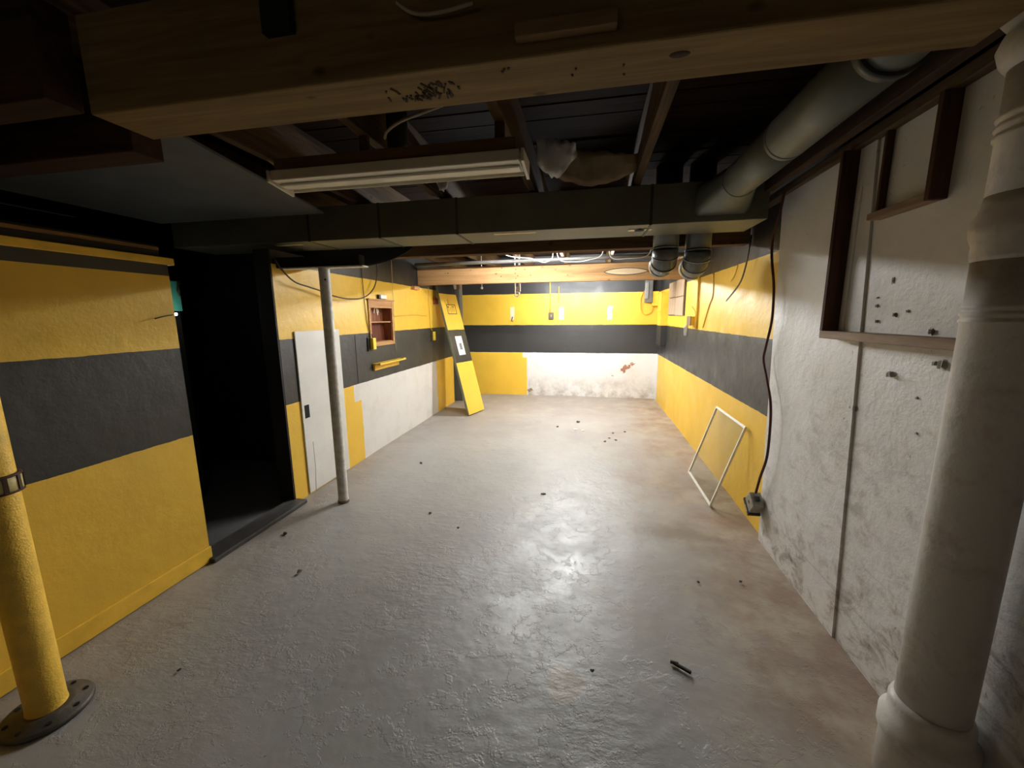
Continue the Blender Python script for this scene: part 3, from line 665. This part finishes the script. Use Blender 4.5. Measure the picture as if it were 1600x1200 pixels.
cord('thin_wire', atl(((1153, 414), (1148, 430), (1142, 440)), XR - .01), .004, wire_y, 'short yellow painted wire beside the hanging grey cable', 4)
cord('wall_tube', atl(((1115, 425), (1114, 460), (1108, 478), (1098, 512)), XR - .006), .005, wire_y, 'yellow painted wire running down the right wall beside the conduit', 6)
# extension cord and its box
red = simple('maroon_cord', lin(84, 34, 28), .5)
EX = XRW - .045
ep = atl(((1226, 300), (1218, 335), (1208, 372), (1206, 402), (1209, 450), (1206, 500), (1197, 540), (1193, 562), (1198, 592), (1204, 630), (1203, 672), (1198, 715), (1188, 745)), EX) + [at(1181, 770, x=EX)]
cord('extension_cord', ep, .008, red, 'maroon extension cord hanging down the joint between yellow and white wall')
c = at(1178, 787, x=EX)
t = thing('outlet_box', (c.x, c.y, c.z - .06), 'grey metal outlet box dangling on the maroon cord above the floor', 'electric box')
Mx = Matrix.Translation(c) @ Matrix.Rotation(math.radians(38), 4, 'X') @ Matrix.Diagonal((1.1, 1.2, 1.1, 1))
hb = simple('grey_metal_box', lin(150, 146, 134), .5, .5, .2, 30)
def rb(name, mat, *a, **k):
    bm = boxm(*a, mat=Mx); return obj(name, bm, mat, t, **k)
rb('box', hb, -.03, .03, -.042, .042, -.03, .055, bevel=.004)
rb('rim', simple('dark_rubber', lin(48, 44, 40), .6), -.034, .034, -.05, .05, -.05, -.03, bevel=.003)
rb('socket_face', simple('socket_pale', lin(160, 152, 140), .5), -.035, -.033, -.03, .01, -.048, -.034)
rb('knockout', simple('device_black', (0, 0, 0)), -.032, -.029, -.005, .012, .008, .018)
rb('tab', hb, -.004, .004, .05, .075, -.032, -.026)
rb('clamp', simple('dark_rubber', (0, 0, 0)), -.012, .012, -.012, .012, .055, .068)
# glazed sash leaning on the wall
g0, g1 = Vector((.935, 3.045, 0)), Vector((.935, 3.73, 0)); h1 = Vector((1.132, 3.045, .635))
up = (h1 - g0); L = up.length; upn = up.normalized(); acr = (g1 - g0); acr = (acr - upn * acr.dot(upn)); W = acr.length; acr.normalize(); nr = acr.cross(upn)
t = thing('glass_sash', (g0 + g1) / 2, 'glass pane in a thin white frame leaning on the lower right wall', 'window pane')
Rg = Matrix((acr, nr, upn)).transposed().to_4x4(); Mg = Matrix.Translation(g0 + Vector((-.004, 0, .012))) @ Rg
wf = simple('white_frame', lin(238, 236, 228), .4, 0, .04)
fw = .018
for nme, a in (('stile', (0, fw, -.008, .008, 0, L)), ('stile', (W - fw, W, -.008, .008, 0, L)), ('rail', (fw, W - fw, -.008, .008, 0, fw)), ('rail', (fw, W - fw, -.008, .008, L - fw, L))):
    obj(nme, boxm(*a, mat=Mg), wf, t, bevel=.003)
gm = bpy.data.materials.new('clear_glass'); gm.use_nodes = True; nt = gm.node_tree; nt.nodes.remove(nt.nodes['Principled BSDF'])
tr = nt.nodes.new('ShaderNodeBsdfTransparent'); tr.inputs[0].default_value = (.9, .91, .88, 1)
gl = nt.nodes.new('ShaderNodeBsdfGlossy'); gl.inputs['Roughness'].default_value = .05
lw = nt.nodes.new('ShaderNodeLayerWeight'); fr = nt.nodes.new('ShaderNodeMath'); fr.operation = 'POWER'; nt.links.new(lw.outputs['Facing'], fr.inputs[0]); fr.inputs[1].default_value = 6.0; mx = nt.nodes.new('ShaderNodeMixShader')
nt.links.new(fr.outputs[0], mx.inputs[0]); nt.links.new(tr.outputs[0], mx.inputs[1]); nt.links.new(gl.outputs[0], mx.inputs[2]); nt.links.new(mx.outputs[0], nt.nodes['Material Output'].inputs[0])
obj('pane', boxm(fw, W - fw, -.002, .002, fw, L - fw, mat=Mg), gm, t)
# wooden window boxing on the white wall
brown = wood('brown_board_shaded', lin(92, 62, 46), lin(56, 38, 28), 2, .75, False); brown_lit = wood('brown_board_lit', lin(170, 146, 122), lin(128, 104, 82), 1, .75, False)  # same boards in two tones: uprights coloured as shaded, bottoms as lit
t = thing('window_boxing', (1.09, 1.8, 1.335), 'large brown board frame, upright in a shaded tone, bottom in a lit tone, fixed to the near white wall', 'frame')
X0 = XRW + .010
obj('upright', boxm(1.055, X0, 2.09, 2.112, 1.372, 2.14), brown, t, bevel=.002)
obj('bottom_board', boxm(1.055, X0, 1.36, 2.112, 1.338, 1.372), brown_lit, t, bevel=.003)
obj('stop_strip', boxm(1.115, X0 + .002, 2.045, 2.075, 1.372, 1.98), white_wall, t, bevel=.002)
t = thing('window_frame_inner', (1.09, 1.76, 1.82), 'smaller brown board frame, uprights in a shaded tone, bottom in a lit tone, high on the white wall inside the larger one', 'frame')
obj('upright', boxm(1.103, X0, 1.905, 1.92, 1.84, 2.14), brown, t, bevel=.002)
obj('upright', boxm(1.075, X0, 1.615, 1.635, 1.815, 2.14), brown, t, bevel=.002)
obj('bottom_board', boxm(1.078, X0, 1.635, 1.92, 1.815, 1.84), brown_lit, t, bevel=.002)
# peeling paint on the white wall: chips standing off it
chip_d = simple('bare_patch', lin(150, 140, 128), .9); fl_m = simple('paint_flake_white', lin(214, 212, 208), .5)
def flake(u, v, wdt, hgt, curl, dark_=True, xx=XRW + .010):
    q = at(u, v, x=xx)
    if dark_:
        bm = bmesh.new(); n = 9; vv = [bm.verts.new((xx - .0015, q.y + wdt * .5 * math.cos(a) * random.uniform(.5, 1.1), q.z + hgt * .5 * math.sin(a) * random.uniform(.5, 1.1))) for a in [2 * math.pi * i / n for i in range(n)]]
        w2 = [bm.verts.new((xx + .004, v_.co.y, v_.co.z)) for v_ in vv]; bm.faces.new(vv)
        for i in range(n): bm.faces.new((vv[i], w2[i], w2[(i + 1) % n], vv[(i + 1) % n]))
        obj('bare_patch', bm, chip_d, wr2, keep=True)
    bm = bmesh.new(); rows = []
    for i in range(4):
        f = i / 3; rows.append([bm.verts.new((xx - .002 - curl * f * f, q.y + wdt * (.45 - .5 * f) + s * .0, q.z + s * hgt * (.45 - .12 * f) * random.uniform(.7, 1.1))) for s in (-1, -.3, .4, 1)])
    for A, B in zip(rows, rows[1:]):
        for i in range(3): bm.faces.new((A[i], A[i + 1], B[i + 1], B[i]))
    o = obj('paint_flake', bm, fl_m, wr2, keep=True); s = o.modifiers.new('t', 'SOLIDIFY'); s.thickness = .0015
for u, v, a, b, c in ((1395, 585, .05, .028, .02), (1476, 570, .03, .04, .018), (1462, 568, .012, .02, .008), (1338, 638, .03, .028, .012), (1332, 636, .014, .016, .01), (1372, 478, .02, .016, .008), (1400, 492, .02, .02, .008),
                      (1420, 486, .018, .014, .006), (1372, 502, .018, .016, .008), (1458, 518, .018, .03, .012), (1397, 438, .008, .03, .004), (1373, 465, .014, .01, .005), (1434, 622, .012, .01, .004), (1433, 677, .012, .014, .004), (1465, 748, .012, .012, .004)):
    flake(u, v, a, b, c)
for u, v in ((1335, 800), (1250, 980), (1262, 960), (1243, 935), (1228, 905)):
    pass

# ------------------------------------------------------------------ end wall things
t = thing('light_switch', (-.67, YB - .02, 1.39), 'dark switch box in the middle of the yellow band on the end wall', 'switch')
obj('box', boxm(-.725, -.635, YB - .03, YB, 1.385, 1.51), simple('switch_brown', lin(74, 62, 48), .5), t, bevel=.004)
obj('toggle', boxm(-.688, -.672, YB - .045, YB - .03, 1.43, 1.47), simple('toggle_grey', lin(150, 144, 130), .4), t)
obj('conduit', tubem([(-.70, YB - .012, 1.51), (-.71, YB - .012, 2.2)], .01, seg=10), yel_m, t)
obj('conduit', tubem([(-.55, YB - .012, 1.70), (-.55, YB - .012, 1.96)], .008, seg=10), yel_m, t)
t = thing('lamp_socket', (-1.31, 6.2, 1.82), 'metal bracket with loose wiring hanging below the bright beam', 'bracket')
q = at(808, 462, y=5.6); sx = q.x; sz = q.z
t.location = (sx, 5.6, sz)
obj('strap', boxm(sx - .035, sx - .022, 5.59, 5.61, sz + .02, SUB), MAT['key_metal'], t)
obj('strap', boxm(sx + .02, sx + .045, 5.59, 5.61, sz + .05, SUB), MAT['electric_light'], t)
obj('ring', tubem([(sx + .03 * math.cos(a), 5.6, sz + .02 + .03 * math.sin(a)) for a in [i * math.pi / 10 for i in range(21)]], .009, seg=8, cap=False), MAT['key_metal'], t)
obj('shade_piece', boxm(sx - .01, sx + .05, 5.58, 5.60, sz + .06, sz + .12), MAT['electric_light'], t, bevel=.004)
q = at(753, 450, y=5.5)
t = thing('hook_fitting', (q.x, 5.5, q.z), 'tiny white fitting hanging under the bright beam near the leaning panel', 'fitting')
bm = bmesh.new(); bmesh.ops.create_uvsphere(bm, u_segments=12, v_segments=8, radius=.018, matrix=Matrix.Translation((q.x, 5.5, q.z)))
obj('knob', bm, fl_m, t); obj('stem', tubem([(q.x, 5.5, q.z), (q.x, 5.5, SUB)], .005, seg=8), km, t)
def hookobj(u, v):
    q = at(u, v, y=YB)
    t = thing('wall_hook', (q.x, YB - .02, q.z - .05), 'small dark hook on the leftmost pale spot of the end wall band', 'hook')
    obj('plate', boxm(q.x - .012, q.x + .012, YB - .006, YB, q.z - .02, q.z + .05), km, t)
    obj('hook', tubem(smooth_path([(q.x, YB - .006, q.z + .02), (q.x, YB - .035, q.z), (q.x - .01, YB - .04, q.z - .05), (q.x + .015, YB - .03, q.z - .06)], 5), .006, seg=8), MAT['device_black'], t)
hookobj(801, 497)

# ------------------------------------------------------------------ stuff on top of / between the far joists
obj('grey_pipe', tubem([(-2.2, 4.9, 2.10), (1.1, 4.9, 2.115)], .022, seg=14), simple('pipe_grey', lin(128, 124, 120), .5, .3), None, label='thin grey pipe running along just in front of the bright beam', cat='pipe')
cw = simple('white_wire', lin(150, 147, 140), .6)
cord('white_cable', [at(u, v, y=4.72) for u, v in ((775, 372), (790, 398), (830, 404), (850, 410), (862, 404), (864, 394), (865, 372))], .006, cw, 'white cable looping under the far joists left of centre')
cord('white_cable', [at(u, v, y=4.72) for u, v in ((868, 372), (874, 405), (900, 409), (925, 405), (940, 398), (946, 372))], .006, cw, 'white cable drooping above the middle of the bright beam')
cord('white_cable', [at(u, v, y=4.72) for u, v in ((952, 372), (955, 402), (980, 404), (1012, 399), (1022, 372))], .006, cw, 'white cable above the oval patch of the bright beam')
def crumple(name, x0, x1, y0, y1, z, amp, mat, lab, cat, seed):
    rnd = random.Random(seed); bm = bmesh.new(); n, m = 12, 8
    G = [[bm.verts.new((x0 + (x1 - x0) * i / n + rnd.uniform(-.01, .01), y0 + (y1 - y0) * j / m + rnd.uniform(-.01, .01), z + amp * (math.sin(i * 1.3 + seed) * .4 + rnd.uniform(-.6, .6)))) for i in range(n + 1)] for j in range(m + 1)]
    for j in range(m):
        for i in range(n): bm.faces.new((G[j][i], G[j][i + 1], G[j + 1][i + 1], G[j + 1][i]))
    o = obj(name, bm, mat, None, label=lab, cat=cat); s = o.modifiers.new('t', 'SOLIDIFY'); s.thickness = .004; return o
foil = simple('foil_plastic', lin(206, 202, 196), .35, .2)
crumple('vapour_sheet', -.95, -.44, 3.5, 4.6, 2.30, .03, foil, 'crumpled pale plastic sheet between far joists left of centre', 'sheet', 2)
crumple('vapour_sheet', -.34, .22, 3.5, 4.6, 2.30, .03, foil, 'crumpled pale plastic sheet between far joists right of centre', 'sheet', 5)
kraft = simple('kraft_paper', lin(132, 112, 82), .8)
# loose insulation hanging between the joists in front of the duct
def hang(name, pts_top, pts_bot, y0, y1, mat, lab, seed, cat='insulation'):
    rnd = random.Random(seed); bm = bmesh.new(); n = 14; m = 5; rows = []
    for j in range(m + 1):
        f = j / m; row = []
        for i in range(n + 1):
            g_ = i / n; a = at(pts_top[0] + (pts_top[2] - pts_top[0]) * g_, pts_top[1] + (pts_top[3] - pts_top[1]) * g_, y=y0)
            sag = math.sin(g_ * math.pi) ; b = at(pts_bot[0] + (pts_bot[2] - pts_bot[0]) * g_, pts_bot[1] + (pts_bot[3] - pts_bot[1]) * g_ - (1 - sag) * 26, y=y1)
            q = a.lerp(b, f); row.append(bm.verts.new(q + Vector((0, rnd.uniform(-.012, .012), rnd.uniform(-.008, .008)))))
        rows.append(row)
    for A, B in zip(rows, rows[1:]):
        for k in range(n): bm.faces.new((A[k], A[k + 1], B[k + 1], B[k])).smooth = True
    o = obj(name, bm, mat, None, label=lab, cat=cat); s = o.modifiers.new('t', 'SOLIDIFY'); s.thickness = .004; return o
hang('insulation_batt', (860, 232, 1000, 240), (850, 292, 1000, 288), 2.5, 2.56, kraft, 'torn kraft paper insulation drooping between joists above the duct', 3)
hang('plastic_scrap', (838, 215, 900, 222), (840, 284, 900, 268), 2.36, 2.40, foil, 'pale torn plastic beside the joist right of the unlit lamp', 4, 'sheet')
hang('plastic_scrap', (672, 262, 706, 260), (678, 300, 704, 300), 2.44, 2.44, foil, 'small pale plastic scrap below the middle of the unlit lamp', 8, 'sheet')
obj('blocking_board', boxm(-.97, -.41, 2.45, 2.49, 2.27, 2.40), MAT['joist_wood'], None, bevel=.003, label='short blocking board between joists behind the unlit lamp', cat='board')
# wiring over the unlit lamp
cord('lamp_wire', [at(u, v, z=2.2) for u, v in ((702, 160), (660, 176), (625, 190), (605, 205), (601, 216))], .006, simple('wire_tan', lin(150, 138, 116), .6), 'tan cable curving down to the junction box above the unlit lamp')
q = at(622, 228, z=2.23)
t = thing('junction_box', (q.x, q.y, 2.20), 'small octagonal junction box among the joists above the unlit lamp', 'electric box')
obj('box', lathem(q.x, q.y, [(.05, 2.2), (.05, 2.24), (.05, SUB)], seg=8), galv_d, t)
obj('wire_tail', tubem(smooth_path([(q.x + .01, q.y, 2.20), (q.x + .03, q.y - .01, 2.17), (q.x + .02, q.y + .04, 2.15)], 5), .004, seg=6), km, t)
cord('beam_wire', [at(u, v, y=.93) for u, v in ((620, 4), (640, 18), (665, 22), (700, 16), (740, 4))], .004, simple('wire_tan', (0, 0, 0)), 'thin wire sagging across the face of the near pine beam', 5)
obj('wood_strip', boxm(-1.03, -.985, 1.9, 2.6, 2.222, JZ), joist_m, None, label='thin wood strip under the joist left of the junction box', cat='strip')
obj('insulator', tubem([at(415, 243, y=1.9), at(440, 262, y=1.9)], .016, seg=12), simple('old_insulator', lin(170, 160, 120), .6), None, label='short pale rod above the left end of the unlit lamp', cat='rod')

# ------------------------------------------------------------------ things inside the dark doorway
tq = at(272, 462, x=-3.1)
t = thing('teal_panel', (tq.x, tq.y, tq.z - .2), 'teal panel seen at the left edge of the dark doorway', 'panel')
a = at(250, 437, x=-3.1); b = at(286, 486, x=-3.1)
obj('sheet', boxm(-3.13, -3.1, a.y - .05, b.y, b.z, a.z), simple('teal_plastic', lin(84, 178, 156), .35), t, bevel=.004)
obj('hang_cord', tubem(smooth_path([at(281, 440, x=-3.08), at(277, 452, x=-3.08), at(282, 464, x=-3.08)], 5), .006, seg=6), wire_d, t)
obj('backing', boxm(-3.2, -3.13, a.y - .05, b.y, -.012, a.z), dark, t)
q = at(275, 491, x=-3.0)
t = thing('night_light', (q.x, q.y, q.z), 'tiny glowing white lamp below the teal panel in the dark doorway', 'lamp')
bm = bmesh.new(); bmesh.ops.create_uvsphere(bm, u_segments=12, v_segments=8, radius=.009, matrix=Matrix.Translation(q)); obj('bulb', bm, emit('night_glow', (1, .97, .92), 60), t)
obj('bracket', boxm(-3.13, q.x - .01, q.y - .008, q.y + .008, q.z - .01, q.z), dark, t)
cord('twig_wire', [at(242, 498, x=XLN + .03), at(258, 494, x=XLN + .03), at(270, 492, x=XLN + .0)], .003, wire_d, 'thin stiff wire poking from the partition edge into the doorway', 4)

# ------------------------------------------------------------------ litter on the floor
lit = simple('litter_dark', lin(34, 30, 28), .7); lit_b = simple('litter_brown', lin(96, 78, 58), .8); lit_w = simple('litter_pale', lin(226, 218, 200), .6)
q0 = at(1052, 1036, z=.006); q1 = at(1080, 1052, z=.006)
t = thing('wood_sliver', (q0.x, q0.y, 0), 'dark split stick lying on the floor at the near right', 'stick')
d = (q1 - q0); a = math.atan2(d.y, d.x)
bm = bmesh.new(); box(bm, .0, d.length, -.006, .006, 0, .012, mat=Matrix.Translation((q0.x, q0.y, .002)) @ Matrix.Rotation(a, 4, 'Z'))
for v in bm.verts:
    pass
obj('shaft', bm, lit, t, bevel=.003)
bm = bmesh.new(); box(bm, -.012, .02, -.003, .003, 0, .014, mat=Matrix.Translation((q0.x, q0.y, .002)) @ Matrix.Rotation(a + .35, 4, 'Z')); obj('splinter', bm, lit_b, t)
def crumb(u, v, s, m, lab, cat='debris', flat=.5, el=1.0):
    q = at(u, v, z=0); bm = bmesh.new()
    bmesh.ops.create_icosphere(bm, subdivisions=1, radius=s, matrix=Matrix.Translation((q.x, q.y, s * flat * .6)) @ Matrix.Rotation(random.uniform(0, 3), 4, 'Z') @ Matrix.Diagonal((el, 1, flat, 1)))
    for vtx in bm.verts: vtx.co += Vector((random.uniform(-.3, .3) * s, random.uniform(-.3, .3) * s, random.uniform(-.1, .1) * s))
    obj('floor_crumb', bm, m, None, label=lab, cat=cat)
crumb(903, 660, .03, lit, 'black square bit of debris on the far floor below the end wall')
crumb(871, 667, .018, lit_b, 'small brown crumb left of the black bit on the far floor')
crumb(899, 671, .022, lit_w, 'pale chip just in front of the black bit on the far floor', flat=.3, el=1.6)
crumb(911, 673, .022, lit_w, 'pale chip right of another pale chip on the far floor', flat=.3)
crumb(849, 772, .012, lit_b, 'thin brown splinter on the floor in the middle of the room', el=2.2)
crumb(658, 724, .014, lit, 'dark splinter on the floor right of the white pole', el=2.2)
crumb(672, 802, .011, lit, 'black crumb on the floor in front of the white pole')
crumb(716, 825, .010, lit, 'tiny black crumb on the floor beyond the centre')
crumb(446, 834, .014, lit, 'dark crumb on the floor near the doorway threshold', el=1.6)
crumb(468, 893, .013, lit_b, 'brown crumb on the floor right of the near left partition', el=1.5)
crumb(925, 1048, .008, lit, 'tiny dark crumb on the floor left of the split stick')
crumb(1091, 910, .009, lit, 'dark crumb on the floor beyond the split stick')
crumb(1157, 909, .009, lit, 'dark crumb on the floor near the white right wall')
crumb(280, 1047, .008, lit, 'dark crumb on the floor near the foot of the yellow partition')
for u, v in ((962, 688), (952, 685), (945, 690), (958, 677), (976, 675)): crumb(u, v, .016, lit_b, 'small brown crumb in the scatter on the far floor right of centre')
for o in bpy.data.objects:
    if o.get('label') == 'small brown crumb in the scatter on the far floor right of centre': o['group'] = 'crumb scatter on the far floor'
